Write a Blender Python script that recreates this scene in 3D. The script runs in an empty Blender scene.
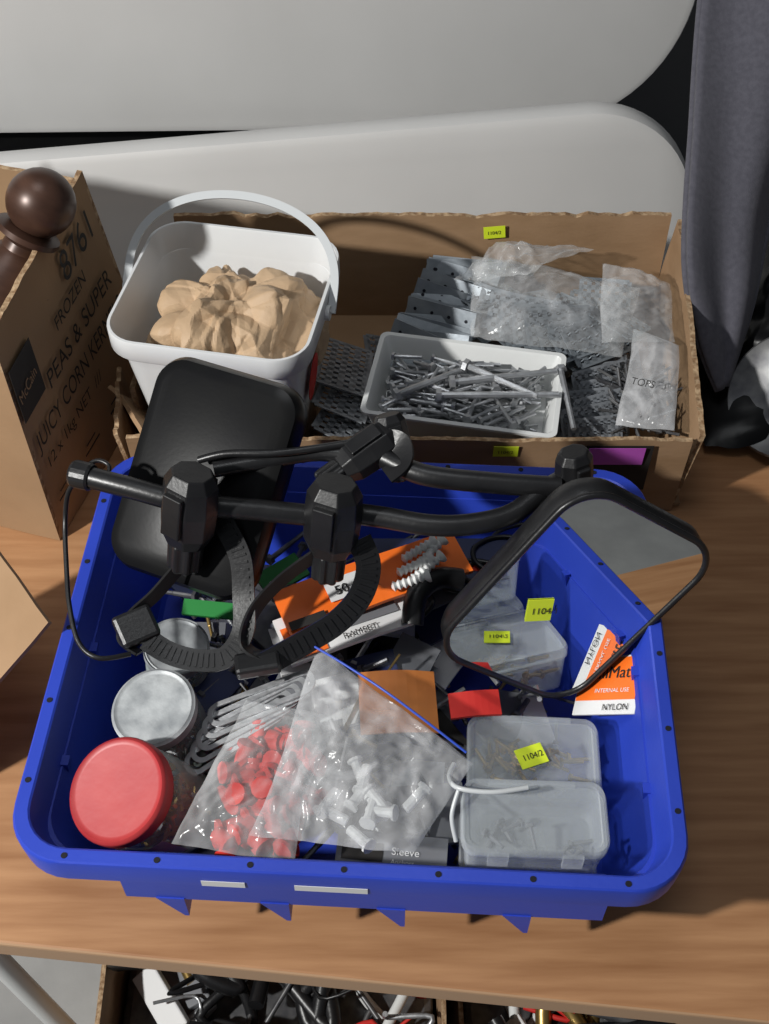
import bpy, bmesh, math, random
from mathutils import Vector, Matrix, noise
V=Vector
random.seed(7)
COL=bpy.context.scene.collection

# ------------------------------------------------------------------ materials
def new_mat(name):
    m=bpy.data.materials.new(name); m.use_nodes=True
    nt=m.node_tree; nt.nodes.clear()
    return m,nt,nt.nodes,nt.links
def M(name,col,rough=.5,metal=0,col2=None,scale=20,detail=4,stretch=(1,1,1),bump=0,bscale=80,bdist=.002,spec=.5,contrast=(.3,.7),trans=0,coat=0,sheen=0):
    m,nt,N,L=new_mat(name)
    out=N.new('ShaderNodeOutputMaterial'); p=N.new('ShaderNodeBsdfPrincipled')
    L.new(p.outputs[0],out.inputs[0])
    p.inputs['Base Color'].default_value=(*col,1); p.inputs['Roughness'].default_value=rough
    p.inputs['Metallic'].default_value=metal; p.inputs['Specular IOR Level'].default_value=spec
    p.inputs['Transmission Weight'].default_value=trans; p.inputs['Coat Weight'].default_value=coat
    p.inputs['Sheen Weight'].default_value=sheen
    tc=N.new('ShaderNodeTexCoord'); mp=N.new('ShaderNodeMapping'); mp.inputs['Scale'].default_value=stretch
    L.new(tc.outputs['Object'],mp.inputs[0])
    if col2 is not None:
        n=N.new('ShaderNodeTexNoise'); n.inputs['Scale'].default_value=scale; n.inputs['Detail'].default_value=detail
        L.new(mp.outputs[0],n.inputs['Vector'])
        r=N.new('ShaderNodeValToRGB'); r.color_ramp.elements[0].position=contrast[0]; r.color_ramp.elements[1].position=contrast[1]
        r.color_ramp.elements[0].color=(*col,1); r.color_ramp.elements[1].color=(*col2,1)
        L.new(n.outputs['Fac'],r.inputs[0]); L.new(r.outputs[0],p.inputs['Base Color'])
    if bump:
        n2=N.new('ShaderNodeTexNoise'); n2.inputs['Scale'].default_value=bscale; n2.inputs['Detail'].default_value=3
        L.new(mp.outputs[0],n2.inputs['Vector'])
        b=N.new('ShaderNodeBump'); b.inputs['Strength'].default_value=bump; b.inputs['Distance'].default_value=bdist
        L.new(n2.outputs['Fac'],b.inputs['Height']); L.new(b.outputs[0],p.inputs['Normal'])
    return m
def clear(name,col=(.9,.92,.93),base=.25,edge=.6,rough=.15,bump=.3,bscale=60,mott=0.0,mscale=30):
    """thin clear plastic film / shell"""
    m,nt,N,L=new_mat(name)
    out=N.new('ShaderNodeOutputMaterial'); mix=N.new('ShaderNodeMixShader')
    tr=N.new('ShaderNodeBsdfTransparent'); p=N.new('ShaderNodeBsdfPrincipled')
    tr.inputs[0].default_value=(.96,.97,.97,1)
    p.inputs['Base Color'].default_value=(*col,1); p.inputs['Roughness'].default_value=rough
    lw=N.new('ShaderNodeLayerWeight'); lw.inputs['Blend'].default_value=.35
    ma=N.new('ShaderNodeMath'); ma.operation='MULTIPLY_ADD'; ma.inputs[1].default_value=edge; ma.inputs[2].default_value=base
    L.new(lw.outputs['Facing'],ma.inputs[0])
    src=ma.outputs[0]
    tc=N.new('ShaderNodeTexCoord')
    if mott:
        n=N.new('ShaderNodeTexNoise'); n.inputs['Scale'].default_value=mscale; n.inputs['Detail'].default_value=5; n.inputs['Distortion'].default_value=1.5
        L.new(tc.outputs['Object'],n.inputs['Vector'])
        r=N.new('ShaderNodeMapRange'); r.inputs['From Min'].default_value=.5; r.inputs['From Max'].default_value=.75
        r.inputs['To Max'].default_value=mott
        L.new(n.outputs['Fac'],r.inputs['Value'])
        ad=N.new('ShaderNodeMath'); ad.operation='ADD'; ad.use_clamp=True
        L.new(src,ad.inputs[0]); L.new(r.outputs[0],ad.inputs[1]); src=ad.outputs[0]
    L.new(src,mix.inputs[0]); L.new(tr.outputs[0],mix.inputs[1]); L.new(p.outputs[0],mix.inputs[2])
    if bump:
        n2=N.new('ShaderNodeTexNoise'); n2.inputs['Scale'].default_value=bscale; n2.inputs['Detail'].default_value=4; n2.inputs['Distortion'].default_value=1
        L.new(tc.outputs['Object'],n2.inputs['Vector'])
        b=N.new('ShaderNodeBump'); b.inputs['Strength'].default_value=bump; b.inputs['Distance'].default_value=.004
        L.new(n2.outputs['Fac'],b.inputs['Height']); L.new(b.outputs[0],p.inputs['Normal'])
    L.new(mix.outputs[0],out.inputs[0])
    return m

m_wood=M('desk_laminate',(.31,.145,.062),.5,col2=(.47,.25,.12),scale=9,detail=8,stretch=(.8,9,9),contrast=(.3,.72),bump=.05,bscale=60,spec=.35)
m_edge=M('desk_edge',(.42,.26,.15),.5)
m_concrete=M('concrete',(.34,.34,.335),.9,col2=(.42,.42,.41),scale=12,bump=.2)
m_wall=M('wall_paint',(.10,.10,.105),.9,col2=(.12,.12,.12),scale=5)
m_table=M('folding_table_plastic',(.57,.565,.555),.5,col2=(.61,.605,.595),scale=6,bump=.12,bscale=700,bdist=.0006)
m_black=M('black_plastic',(.008,.008,.009),.36,col2=(.014,.014,.015),scale=50,bump=.08,bscale=300)
m_rubber=M('black_rubber',(.005,.005,.006),.30,col2=(.008,.008,.008),scale=30,bump=.06,bscale=300,bdist=.0005,spec=.22)
m_blue=M('blue_plastic',(.018,.045,.40),.4,col2=(.026,.062,.50),scale=8,bump=.06,bscale=250)
m_hole=M('dark_hole',(.004,.004,.01),.8)
m_card=M('cardboard',(.29,.175,.09),.85,col2=(.36,.225,.125),scale=14,detail=6,stretch=(1,1,3),bump=.12,bscale=120)
m_card2=M('cardboard_printed',(.31,.19,.10),.85,col2=(.38,.24,.13),scale=10,detail=6,bump=.1,bscale=120)
m_cardin=M('cardboard_raw_edge',(.46,.32,.19),.9,col2=(.24,.14,.07),scale=160,contrast=(.4,.6),bump=.5,bscale=400)
m_ink=M('black_ink',(.015,.013,.012),.7)
m_white=M('white_plastic',(.74,.75,.74),.35)
m_bucket=M('bucket_plastic',(.66,.67,.68),.32,col2=(.72,.73,.73),scale=12)
m_handle=M('handle_plastic',(.55,.57,.58),.3)
m_paper=M('kraft_paper',(.43,.29,.17),.62,col2=(.53,.375,.235),scale=14,bump=.5,bscale=70,bdist=.003)
m_steel=M('galvanised_steel',(.36,.37,.38),.42,metal=.8,col2=(.60,.61,.63),scale=60,bump=.15,bscale=200)
m_steelm=M('dull_steel_plate',(.20,.215,.235),.5,metal=.4,col2=(.34,.36,.39),scale=50,bump=.15,bscale=200)
m_steelb=M('zinc_plate',(.20,.225,.25),.45,metal=.4,col2=(.30,.33,.36),scale=50,bump=.1,bscale=200)
m_steeld=M('dark_steel',(.10,.10,.11),.4,metal=.7,col2=(.22,.22,.22),scale=60)
m_brass=M('brass',(.50,.34,.12),.35,metal=.9)
m_yel=M('yellow_sticker',(.72,.86,.03),.55)
m_org=M('orange_card',(.90,.15,.012),.45,col2=(.95,.20,.02),scale=10)
m_org2=M('orange_matte',(.55,.19,.04),.6,col2=(.45,.14,.03),scale=20)
m_green=M('green_card',(.015,.22,.04),.5)
m_red=M('red_plastic',(.50,.020,.018),.6,col2=(.60,.04,.03),scale=30,spec=.25)
m_redlid=M('red_painted_lid',(.38,.024,.030),.45,col2=(.45,.045,.045),scale=25,bump=.12,bscale=60)
m_pink=M('purple_label',(.50,.10,.52),.5)
m_lid=M('zinc_lid',(.22,.235,.25),.55,metal=.3,col2=(.46,.48,.49),scale=40,detail=8,bump=.3,bscale=90,contrast=(.38,.62))
m_lab=M('white_label',(.72,.72,.72),.5)
m_gray=M('grey_card',(.16,.165,.18),.5)
m_dblue=M('dark_blue_card',(.02,.03,.10),.4)
m_brown=M('old_turned_wood',(.050,.024,.016),.36,col2=(.09,.045,.030),scale=30,stretch=(1,1,3),metal=.2)
m_fabric=M('grey_canvas',(.078,.076,.095),.95,col2=(.105,.102,.125),scale=180,bump=.5,bscale=900,bdist=.0006,sheen=.1)
m_glassjar=clear('jar_glass',(.75,.85,.80),.12,.5,.05,0)
m_clear=clear('clear_box_plastic',(.84,.88,.92),.12,.36,.2,.08,90)
m_bag=clear('poly_bag',(.92,.92,.93),.07,.34,.13,.35,22,mott=.22,mscale=16)
m_bag2=clear('cloudy_poly_bag',(.86,.86,.88),.17,.34,.18,.5,30,mott=.26,mscale=24)
m_mirror=M('mirror_glass',(.76,.78,.78),.01,metal=1)

# ------------------------------------------------------------------ helpers
def empty(name,loc=(0,0,0)):
    e=bpy.data.objects.new(name,None); e.empty_display_size=.02; COL.objects.link(e); e.location=loc
    bpy.context.view_layer.update()
    return e
def adopt(o,parent):
    if parent is not None:
        o.parent=parent; o.matrix_parent_inverse=parent.matrix_world.inverted()
def obj(name,bm,mats,parent=None,mat=None,smooth=False):
    me=bpy.data.meshes.new(name)
    bmesh.ops.recalc_face_normals(bm,faces=bm.faces)
    bm.to_mesh(me); bm.free()
    if not isinstance(mats,(list,tuple)): mats=[mats]
    for m in mats: me.materials.append(m)
    if smooth:
        for p in me.polygons: p.use_smooth=True
    o=bpy.data.objects.new(name,me); COL.objects.link(o)
    if mat is not None: o.matrix_world=mat
    adopt(o,parent)
    return o
def mod_bevel(o,w,seg=2,ang=40):
    b=o.modifiers.new('b','BEVEL'); b.width=w; b.segments=seg; b.limit_method='ANGLE'; b.angle_limit=math.radians(ang)
def shade_auto(o,ang=35):
    for p in o.data.polygons: p.use_smooth=True
    try: o.data.set_sharp_from_angle(angle=math.radians(ang))
    except Exception: pass
def frame(o,a,b):
    o,a,b=V(o),V(a),V(b)
    X=a.normalized(); Z=a.cross(b).normalized(); Y=Z.cross(X)
    m=Matrix((X,Y,Z)).transposed().to_4x4(); m.translation=o
    return m,a.length,b.dot(Y)
def rr(w,d,r,n=6):
    pts=[]
    for cx,cy,a0 in((w/2-r,d/2-r,0),(-w/2+r,d/2-r,90),(-w/2+r,-d/2+r,180),(w/2-r,-d/2+r,270)):
        for i in range(n+1):
            a=math.radians(a0+90*i/n); pts.append((cx+r*math.cos(a),cy+r*math.sin(a)))
    return pts
def loft(bm,loops,cap0=True,cap1=True,mi=0):
    rows=[[bm.verts.new(p) for p in lp] for lp in loops]
    n=len(rows[0]); 
    for A,B in zip(rows,rows[1:]):
        for i in range(n):
            f=bm.faces.new((A[i],A[(i+1)%n],B[(i+1)%n],B[i])); f.material_index=mi
    if cap0: bm.faces.new(rows[0][::-1]).material_index=mi
    if cap1: bm.faces.new(rows[-1]).material_index=mi
def rslab(name,o,a,b,th,r,mats,parent=None,bev=.0,n=6,inset=None):
    """rounded slab, origin corner o, edges a,b, thickness th going to -normal"""
    m,W,D=frame(o,a,b)
    bm=bmesh.new(); c=(W/2,D/2)
    bv=bev
    def lp(off,z): return [(x+c[0],y+c[1],z) for x,y in rr(W-2*off,D-2*off,max(r-off,.0004),n)]
    if bv>0:
        loops=[lp(bv,-th),lp(bv*.3,-th+bv*.3),lp(0,-th+bv),lp(0,-bv),lp(bv*.3,-bv*.3),lp(bv,0)]
    else: loops=[lp(0,-th),lp(0,0)]
    loft(bm,loops)
    ob=obj(name,bm,mats,parent,m)
    shade_auto(ob)
    return ob
def bbox(bm,cx,cy,cz,sx,sy,sz,rot=None,mi=0):
    r=bmesh.ops.create_cube(bm,size=1)
    T=Matrix.Translation((cx,cy,cz))@(rot if rot is not None else Matrix())@Matrix.Diagonal((sx,sy,sz,1))
    bmesh.ops.transform(bm,matrix=T,verts=r['verts'])
    fs=set(f for v in r['verts'] for f in v.link_faces)
    for f in fs: f.material_index=mi
    return r['verts']
def boxo(name,c,s,mats,parent=None,rot=None,bev=.001):
    bm=bmesh.new(); bbox(bm,0,0,0,*s)
    T=Matrix.Translation(c)@(rot if rot is not None else Matrix())
    o=obj(name,bm,mats,parent,T)
    if bev: mod_bevel(o,bev)
    return o
def catmull(P,n=8,closed=False):
    P=[V(p) for p in P]; out=[]
    L=len(P); rng=L if closed else L-1
    for i in range(rng):
        if closed: p0,p1,p2,p3=P[(i-1)%L],P[i],P[(i+1)%L],P[(i+2)%L]
        else: p0,p1,p2,p3=P[max(i-1,0)],P[i],P[i+1],P[min(i+2,L-1)]
        for k in range(n):
            t=k/n
            out.append(.5*((2*p1)+(p2-p0)*t+(2*p0-5*p1+4*p2-p3)*t*t+(3*p1-p0-3*p2+p3)*t**3))
    if not closed: out.append(P[-1])
    return out
def sweep_bm(bm,path,prof,up=V((0,0,1)),closed=False,mi=0):
    n=len(path); rows=[]; u=V(up)
    for i,p in enumerate(path):
        if closed: t=path[(i+1)%n]-path[(i-1)%n]
        else: t=path[min(i+1,n-1)]-path[max(i-1,0)]
        if t.length<1e-9: t=V((1,0,0))
        t.normalize()
        s=t.cross(u)
        if s.length<1e-3: s=t.cross(V((0,1,0.01)))
        s.normalize(); w=s.cross(t).normalized()
        u=w
        rows.append([p+s*a+w*b for a,b in prof])
    R=[[bm.verts.new(q) for q in r] for r in rows]
    m=len(R[0]); rng=n if closed else n-1
    for i in range(rng):
        A,B=R[i],R[(i+1)%n]
        for j in range(m):
            bm.faces.new((A[j],A[(j+1)%m],B[(j+1)%m],B[j])).material_index=mi
    if not closed:
        bm.faces.new(R[0][::-1]).material_index=mi; bm.faces.new(R[-1]).material_index=mi
def circ(r,n=12): return [(r*math.cos(2*math.pi*i/n),r*math.sin(2*math.pi*i/n)) for i in range(n)]
def tube(name,pts,r,mats,parent=None,closed=False,n=12,sm=8,straight=False):
    bm=bmesh.new(); path=[V(p) for p in pts] if straight else catmull(pts,sm,closed)
    sweep_bm(bm,path,circ(r,n),closed=closed)
    o=obj(name,bm,mats,parent); shade_auto(o,50); return o
def ribbon(name,pts,w,t,mats,parent=None,up=(0,0,1),teeth=False,closed=False):
    bm=bmesh.new(); path=catmull(pts,10,closed)
    prof=[(-w/2,-t/2),(w/2,-t/2),(w/2,t/2),(-w/2,t/2)]
    sweep_bm(bm,path,prof,up=V(up),closed=closed)
    if teeth:
        last=path[0]; u=V(up)
        for i in range(1,len(path)-1):
            tt=(path[i+1]-path[i-1]).normalized(); s=tt.cross(u)
            if s.length<1e-3: continue
            s.normalize(); ww=s.cross(tt); u=ww
            if (path[i]-last).length<.0042: continue
            last=path[i]
            R=Matrix((tt,s,ww)).transposed().to_4x4()
            c=path[i]+ww*(t*.55)
            bbox(bm,c.x,c.y,c.z,.0018,w*.62,t*.7,rot=R)
    o=obj(name,bm,mats,parent); shade_auto(o,40); return o
def lathe(bm,prof,n=32,mi=0,T=None):
    rows=[]
    for r,z in prof:
        rows.append([bm.verts.new((r*math.cos(2*math.pi*i/n),r*math.sin(2*math.pi*i/n),z)) for i in range(n)])
    vs=[v for r in rows for v in r]
    for A,B in zip(rows,rows[1:]):
        for i in range(n): bm.faces.new((A[i],A[(i+1)%n],B[(i+1)%n],B[i])).material_index=mi
    bm.faces.new(rows[0][::-1]).material_index=mi; bm.faces.new(rows[-1]).material_index=mi
    if T is not None: bmesh.ops.transform(bm,matrix=T,verts=vs)
    return vs
def axis_mat(loc,ax,spin=0):
    q=V(ax).to_track_quat('Z','Y'); return Matrix.Translation(loc)@q.to_matrix().to_4x4()@Matrix.Rotation(spin,4,'Z')
def text(body,size,m,mat,parent,name='print_text',sx=1,align='LEFT',ext=.0):
    cu=bpy.data.curves.new(name,'FONT'); cu.body=body; cu.size=size; cu.align_x=align; cu.extrude=ext
    tmp=bpy.data.objects.new(name,cu); COL.objects.link(tmp); bpy.context.view_layer.update()
    me=bpy.data.meshes.new_from_object(tmp); bpy.data.objects.remove(tmp)
    me.materials.clear(); me.materials.append(mat)
    o=bpy.data.objects.new(name,me); COL.objects.link(o)
    o.matrix_world=m@Matrix.Diagonal((sx,1,1,1)); adopt(o,parent); return o
def fr_off(m,x,y,z=.0006): return m@Matrix.Translation((x,y,z))
def card(name,o,a,b,mats,parent=None,th=.0012,bend=0,seed=0):
    m,W,D=frame(o,a,b); bm=bmesh.new(); n=8
    g=[[None]*(n+1) for _ in range(n+1)]; g2=[[None]*(n+1) for _ in range(n+1)]
    for i in range(n+1):
        for j in range(n+1):
            x,y=W*i/n,D*j/n
            z=bend*math.sin(math.pi*i/n)+bend*.5*noise.noise(V((x*30,y*30,seed)))
            g[i][j]=bm.verts.new((x,y,z)); g2[i][j]=bm.verts.new((x,y,z-th))
    for i in range(n):
        for j in range(n):
            bm.faces.new((g[i][j],g[i+1][j],g[i+1][j+1],g[i][j+1]))
            bm.faces.new((g2[i][j],g2[i][j+1],g2[i+1][j+1],g2[i+1][j]))
    for i in range(n):
        bm.faces.new((g[i][0],g2[i][0],g2[i+1][0],g[i+1][0])); bm.faces.new((g[i][n],g[i+1][n],g2[i+1][n],g2[i][n]))
        bm.faces.new((g[0][i],g[0][i+1],g2[0][i+1],g2[0][i])); bm.faces.new((g[n][i],g2[n][i],g2[n][i+1],g[n][i+1]))
    return obj(name,bm,mats,parent,m),m
def sticker(name,c,ax,ay,w,h,parent,label='1104/2'):
    ax=V(ax).normalized(); ay=V(ay)
    o=V(c)-ax*w/2-ay.normalized()*h/2
    ob,m=card(name,o,ax*w,ay.normalized()*h,m_yel,parent,th=.0005)
    text(label,h*.42,fr_off(m,w*.16,h*.34,.0005),m_ink,parent,name+'_text',.85)
    return ob
def film(name,q,bulge,seed,mats,parent,n=36,amp=.008,freq=22,thick=.02,edge=.0):
    """crumpled plastic bag: quad corners q (4), bulging top sheet and bottom sheet"""
    q=[V(p) for p in q]; bm=bmesh.new()
    nrm=(q[1]-q[0]).cross(q[3]-q[0]).normalized()
    if nrm.z<0: nrm=-nrm
    def pt(u,v,side):
        p=q[0].lerp(q[1],u).lerp(q[3].lerp(q[2],u),v)
        e=(math.sin(math.pi*u)*math.sin(math.pi*v))**.5
        nn=noise.noise(p*freq+V((seed,0,0)))+.6*(1-abs(noise.noise(p*freq*2.1+V((0,seed,3))))*2)+.35*(1-abs(noise.noise(p*freq*4.5+V((seed,2,0))))*2)
        w=noise.noise_vector(p*freq*.7+V((seed,5,1)))*amp*.9
        k=.35+.65*e
        return p+nrm*(side*bulge*e+amp*nn*k)+V((w.x,w.y,w.z*.3))
    def grid(side):
        G=[[bm.verts.new(pt(i/n,j/n,side)) for j in range(n+1)] for i in range(n+1)]
        for i in range(n):
            for j in range(n): bm.faces.new((G[i][j],G[i+1][j],G[i+1][j+1],G[i][j+1]))
    grid(1)
    grid(-.4)
    o=obj(name,bm,mats,parent,smooth=True); return o
class Folds:
    """difference of two convex piecewise-linear functions: flat facets with sharp creases, like crumpled paper"""
    def __init__(s,n,seed,spread=.3):
        r=random.Random(seed)
        def g():
            return V((r.gauss(0,1),r.gauss(0,1),r.gauss(0,1))).normalized(),r.uniform(-spread,spread)
        s.A=[g() for _ in range(n)]; s.B=[g() for _ in range(n)]
    def __call__(s,p):
        return max(n.dot(p)+h for n,h in s.A)-max(n.dot(p)+h for n,h in s.B)

# ------------------------------------------------------------------ room
def plane_box(name,lo,hi,mat,bev=0):
    c=[(a+b)/2 for a,b in zip(lo,hi)]; s=[b-a for a,b in zip(lo,hi)]
    return boxo(name,c,s,mat,bev=bev)
plane_box('floor',(-3,-2,-.80),(3,2.4,-.75),m_concrete)
plane_box('wall_back',(-3,2.4,-.75),(3,2.5,2.2),m_wall)

# ------------------------------------------------------------------ desk (wood laminate)
desk=empty('wooden_desk',(0,.7,0))
bm=bmesh.new()
ang=math.radians(-5.7)
fp=lambda x:.2915+x*math.tan(ang)
prof=[(-1.2,fp(-1.2)),(.95,fp(.95)),(.95,1.10),(-1.2,1.10)]
lo=[bm.verts.new((x,y,-.025)) for x,y in prof]; hi=[bm.verts.new((x,y,0)) for x,y in prof]
bm.faces.new(hi); bm.faces.new(lo[::-1])
for i in range(4):
    f=bm.faces.new((lo[i],lo[(i+1)%4],hi[(i+1)%4],hi[i])); f.material_index=1
o=obj('desk_top',bm,[m_wood,m_edge],desk); mod_bevel(o,.003,3)
for i,(x,y) in enumerate([(-1.1,.5),(.85,.35),(-1.1,1.0),(.85,1.0)]):
    tube('leg_%d'%i,[(x,y,-.025),(x,y,-.75)],.018,m_steeld,desk,straight=True)
tube('leg_brace',[(-.44,.44,-.10),(-.385,.42,-.42),(-.33,.40,-.748)],.012,m_white,desk)

# ------------------------------------------------------------------ folding tables leaning at the back
rl=math.radians(5.4); u=V((math.cos(rl),0,math.sin(rl))); 
b=V((-math.sin(rl)*.86,.155,math.cos(rl)*.86)); 
top_r=V((.372,1.255,.142))
eA=empty('folding_table',(0,1.2,-.3))
rslab('table_top',top_r-b-u*1.8,u*1.8,b,.045,.13,m_table,eA,bev=.012,n=14)
tube('leg_frame',[top_r-b*.2-u*1.5+V((0,.07,0)),top_r-b*.2-u*.2+V((0,.07,0))],.012,m_black,eA,straight=True)
tube('leg_frame_low',[top_r-b*.95-u*1.5+V((0,.10,-.02)),top_r-b*.95-u*.2+V((0,.10,0.02))],.012,m_black,eA,straight=True)
eB=empty('folding_table.001',(0,1.5,.3))
rslab('table_top',V((-1.42,1.45,-.036)),V((1.83,0,.022)),V((0,.16,.80)),.045,.2,m_table,eB,bev=.012,n=16)
tube('leg_frame',[(-.9,1.50,.02),(.1,1.50,.03)],.012,m_black,eB,straight=True)
tr=empty('storage_trunk',(-.4,1.55,-.4))
boxo('body',(-.45,1.60,-.42),(1.3,.40,.66),m_black,tr,bev=.01)
boxo('lid',(-.45,1.60,-.072),(1.32,.42,.03),m_rubber,tr,bev=.006)
for i in range(2): boxo('latch_%d'%i,(-.8+i*.7,1.385,-.12),(.05,.02,.07),m_steeld,tr,bev=.003)
tube('handle',[(-.55,1.39,-.3),(-.54,1.36,-.3),(-.36,1.36,-.3),(-.35,1.39,-.3)],.008,m_steeld,tr)

# ------------------------------------------------------------------ blue crate
crate=empty('blue_plastic_crate',(-.017,.505,0))
CT=Matrix.Translation((-.0175,.507,0))@Matrix.Rotation(math.radians(-3.0),4,'Z')
bm=bmesh.new()
def L(w,d,r,z): return [(x,y,z) for x,y in rr(w,d,r,8)]
loops=[L(.380,.292,.03,0),L(.387,.299,.033,.004),L(.430,.343,.034,.104),L(.462,.374,.040,.104),L(.4665,.379,.042,.1055),L(.468,.380,.042,.128),L(.4665,.3785,.042,.1305),
       L(.4640,.376,.040,.1315),L(.4475,.3595,.034,.1315),L(.4445,.3565,.032,.1305),L(.4430,.355,.030,.128),L(.393,.305,.03,.010),L(.381,.293,.026,.005)]
loft(bm,loops)
o=obj('tub_body',bm,m_blue,crate,CT); shade_auto(o,30)
bm=bmesh.new()
def hole(x,y): lathe(bm,[(.0022,0),(.0022,.0004)],10,T=Matrix.Translation((x,y,.1316)))
for i in range(7): 
    x=-.19+i*.0633; hole(x,-.1842); hole(x,.1842)
for i in range(5):
    y=-.13+i*.065; hole(-.2282,y); hole(.2282,y)
obj('rim_holes',bm,m_hole,crate,CT)
bm=bmesh.new()
bbox(bm,.012,-.178,.092,.335,.022,.028)
for x in (-.120,-.046,.036,.124):
    vs=[(x-.014,-.190,.080),(x+.006,-.190,.080),(x+.006,-.165,.080),(x-.014,-.165,.080)]
    ve=[(x+.003,-.190,.050),(x+.006,-.190,.050),(x+.006,-.160,.050),(x+.003,-.160,.050)]
    loft(bm,[ve,vs])
for y in(-.1,0,.1):
    for sx in(-1,1):
        loft(bm,[[(sx*.216,y-.002,.07),(sx*.228,y-.002,.08),(sx*.228,y+.002,.08),(sx*.216,y+.002,.07)],[(sx*.211,y-.004,.106),(sx*.230,y-.004,.106),(sx*.230,y+.004,.106),(sx*.211,y+.004,.106)]])
obj('lugs',bm,m_blue,crate,CT)
ax=CT.to_3x3()@V((1,0,0))
card('price_label',CT@V((-.098,-.1904,.107)),ax*.03,V((0,0,.008)),m_lab,crate,th=.0004)
card('barcode_label',CT@V((-.034,-.1904,.107)),ax*.05,V((0,0,.008)),m_lab,crate,th=.0004)

# ------------------------------------------------------------------ cardboard boxes
def cwall(bm,p0,p1,z0,z1,th,inward,jag=.004,seed=0,n=60,flare=0,z1b=None):
    """corrugated board side with torn upper edge; mi0 faces, mi1 raw edge"""
    p0,p1=V(p0),V(p1); inw=V(inward).normalized()
    z1b=z1 if z1b is None else z1b
    O=[];I=[]
    for i in range(n+1):
        t=i/n; p=p0.lerp(p1,t)
        zz=z1+(z1b-z1)*t+jag*(noise.noise(V((t*14,seed,0)))+.6*noise.noise(V((t*45,seed,2))))
        zi=zz-.002*abs(noise.noise(V((t*30,seed,5))))
        wob=.002*noise.noise(V((t*5,seed,9)))
        O.append([bm.verts.new((p.x-inw.x*(flare*k+wob),p.y-inw.y*(flare*k+wob),z0+(zz-z0)*k)) for k in(0,.5,1)])
        I.append([bm.verts.new((p.x+inw.x*(th-flare*k-wob),p.y+inw.y*(th-flare*k-wob),z0+(zi-z0)*k)) for k in(0,.5,1)])
    for i in range(n):
        for k in range(2):
            bm.faces.new((O[i][k],O[i+1][k],O[i+1][k+1],O[i][k+1])); bm.faces.new((I[i+1][k],I[i][k],I[i][k+1],I[i+1][k+1]))
        bm.faces.new((O[i][2],O[i+1][2],I[i+1][2],I[i][2])).material_index=1
        bm.faces.new((O[i][0],I[i][0],I[i+1][0],O[i+1][0]))
    for E in(0,n):
        for k in range(2): bm.faces.new((O[E][k],O[E][k+1],I[E][k+1],I[E][k])).material_index=1
cb=empty('cardboard_box',(0.03,.9,0))
bm=bmesh.new()
FL,FR_,BR_,BL_=(-.238,.752,0),(.283,.748,0),(.303,1.035,0),(-.225,1.045,0)
cwall(bm,FL,FR_,0.002,.106,.005,(0,1,0),.0025,1,90,flare=.006)
cwall(bm,FR_,BR_,.002,.108,.005,(-1,.05,0),.004,2,50,flare=.012,z1b=.138)
cwall(bm,BR_,BL_,.002,.142,.005,(0,-1,0),.005,3,90,flare=.006,z1b=.134)
cwall(bm,BL_,(-.238,.80,0),.002,.118,.005,(1,0,0),.006,4,40,flare=.002)
cwall(bm,(-.244,.83,0),FL,.002,.118,.004,(1,.1,0),.006,14,24,flare=.012,z1b=.106)
bbox(bm,.03,.897,.003,.525,.285,.004)
obj('box_sides',bm,[m_card,m_cardin],cb)
card('torn_flap',(-.262,.815,.108),(.045,-.072,-.004),(.02,.02,-.045),m_card,cb,th=.004,bend=.004)
sticker('price_sticker',(.118,1.0335,.122),(1,0,.10),(0,0,1),.023,.015,cb)
sticker('price_sticker_front',(.112,.7405,.094),(1,0,0),(0,-.12,1),.023,.015,cb)
card('purple_label',(.188,.7390,.078),(.052,0,0),(0,-.002,.024),m_pink,cb,th=.0004)
card('label_panel',(.186,.7412,.04),(.062,0,0),(0,-.001,.062),m_ink,cb,th=.0004)

# -- printed box (left)
pb=empty('printed_cardboard_box',(-.42,.85,0))
FRp=V((-.314,.71,0)); BRp=V((-.247,.938,0)); dirp=(BRp-FRp).normalized(); plen=(BRp-FRp).length; nout=V((dirp.y,-dirp.x,0)); wv=-nout*.30
FLp=FRp+wv; BLp=BRp+wv; HB=.262
def lean(o):
    """the printed face has been pushed inwards towards its far upper corner"""
    bpy.context.view_layer.update()
    mw=o.matrix_world.copy(); mi=mw.inverted()
    for v in o.data.vertices:
        w=mw@v.co; s=max(0,min(1,(w-FRp).dot(dirp)/plen))
        w.x-=.032*s*(w.z/HB); v.co=mi@w
bm=bmesh.new()
cwall(bm,FRp,BRp,.001,HB,.005,-nout,.0015,21,40)
cwall(bm,BRp,BLp,.001,HB-.01,.005,-dirp,.0015,22,40)
cwall(bm,BLp,FLp,.001,HB,.005,nout,.0015,23,40)
cwall(bm,FLp,FRp,.001,HB-.04,.005,dirp,.0015,24,40)
c=(FRp+BLp)/2; bbox(bm,c.x,c.y,.003,.29,.225,.004,rot=Matrix.Rotation(math.atan2(-nout.y,-nout.x),4,'Z'))
lean(obj('box_sides',bm,[m_card2,m_cardin],pb))
pm,_,_=frame(FRp+nout*.0022,dirp,V((0,0,1)))
def ptxt(s,size,x,y,sx=1): lean(text(s,size,fr_off(pm,x,y,.0012),m_ink,pb,'print_'+s.split()[0].lower(),sx))
ptxt('8761',.042,.135,.210,1.0)
ptxt('FROZEN',.020,.095,.187,1.0)
ptxt('PEAS & SUPER',.028,.055,.152,.93)
ptxt('JUICY CORN KERNELS',.028,.010,.117,.74)
ptxt('12 x 1kg NET  ///',.019,.014,.089,.95)
lb=card('logo_panel',pm@V((.003,.160,.0010)),dirp*.046,V((0,0,.060)),m_ink,pb,th=.0004)[0]; lean(lb)
lean(text('McCain',.0165,fr_off(pm@Matrix.Rotation(math.radians(8),4,'Z'),.030,.178,.0022),m_card2,pb,'logo_text',.75))
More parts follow.
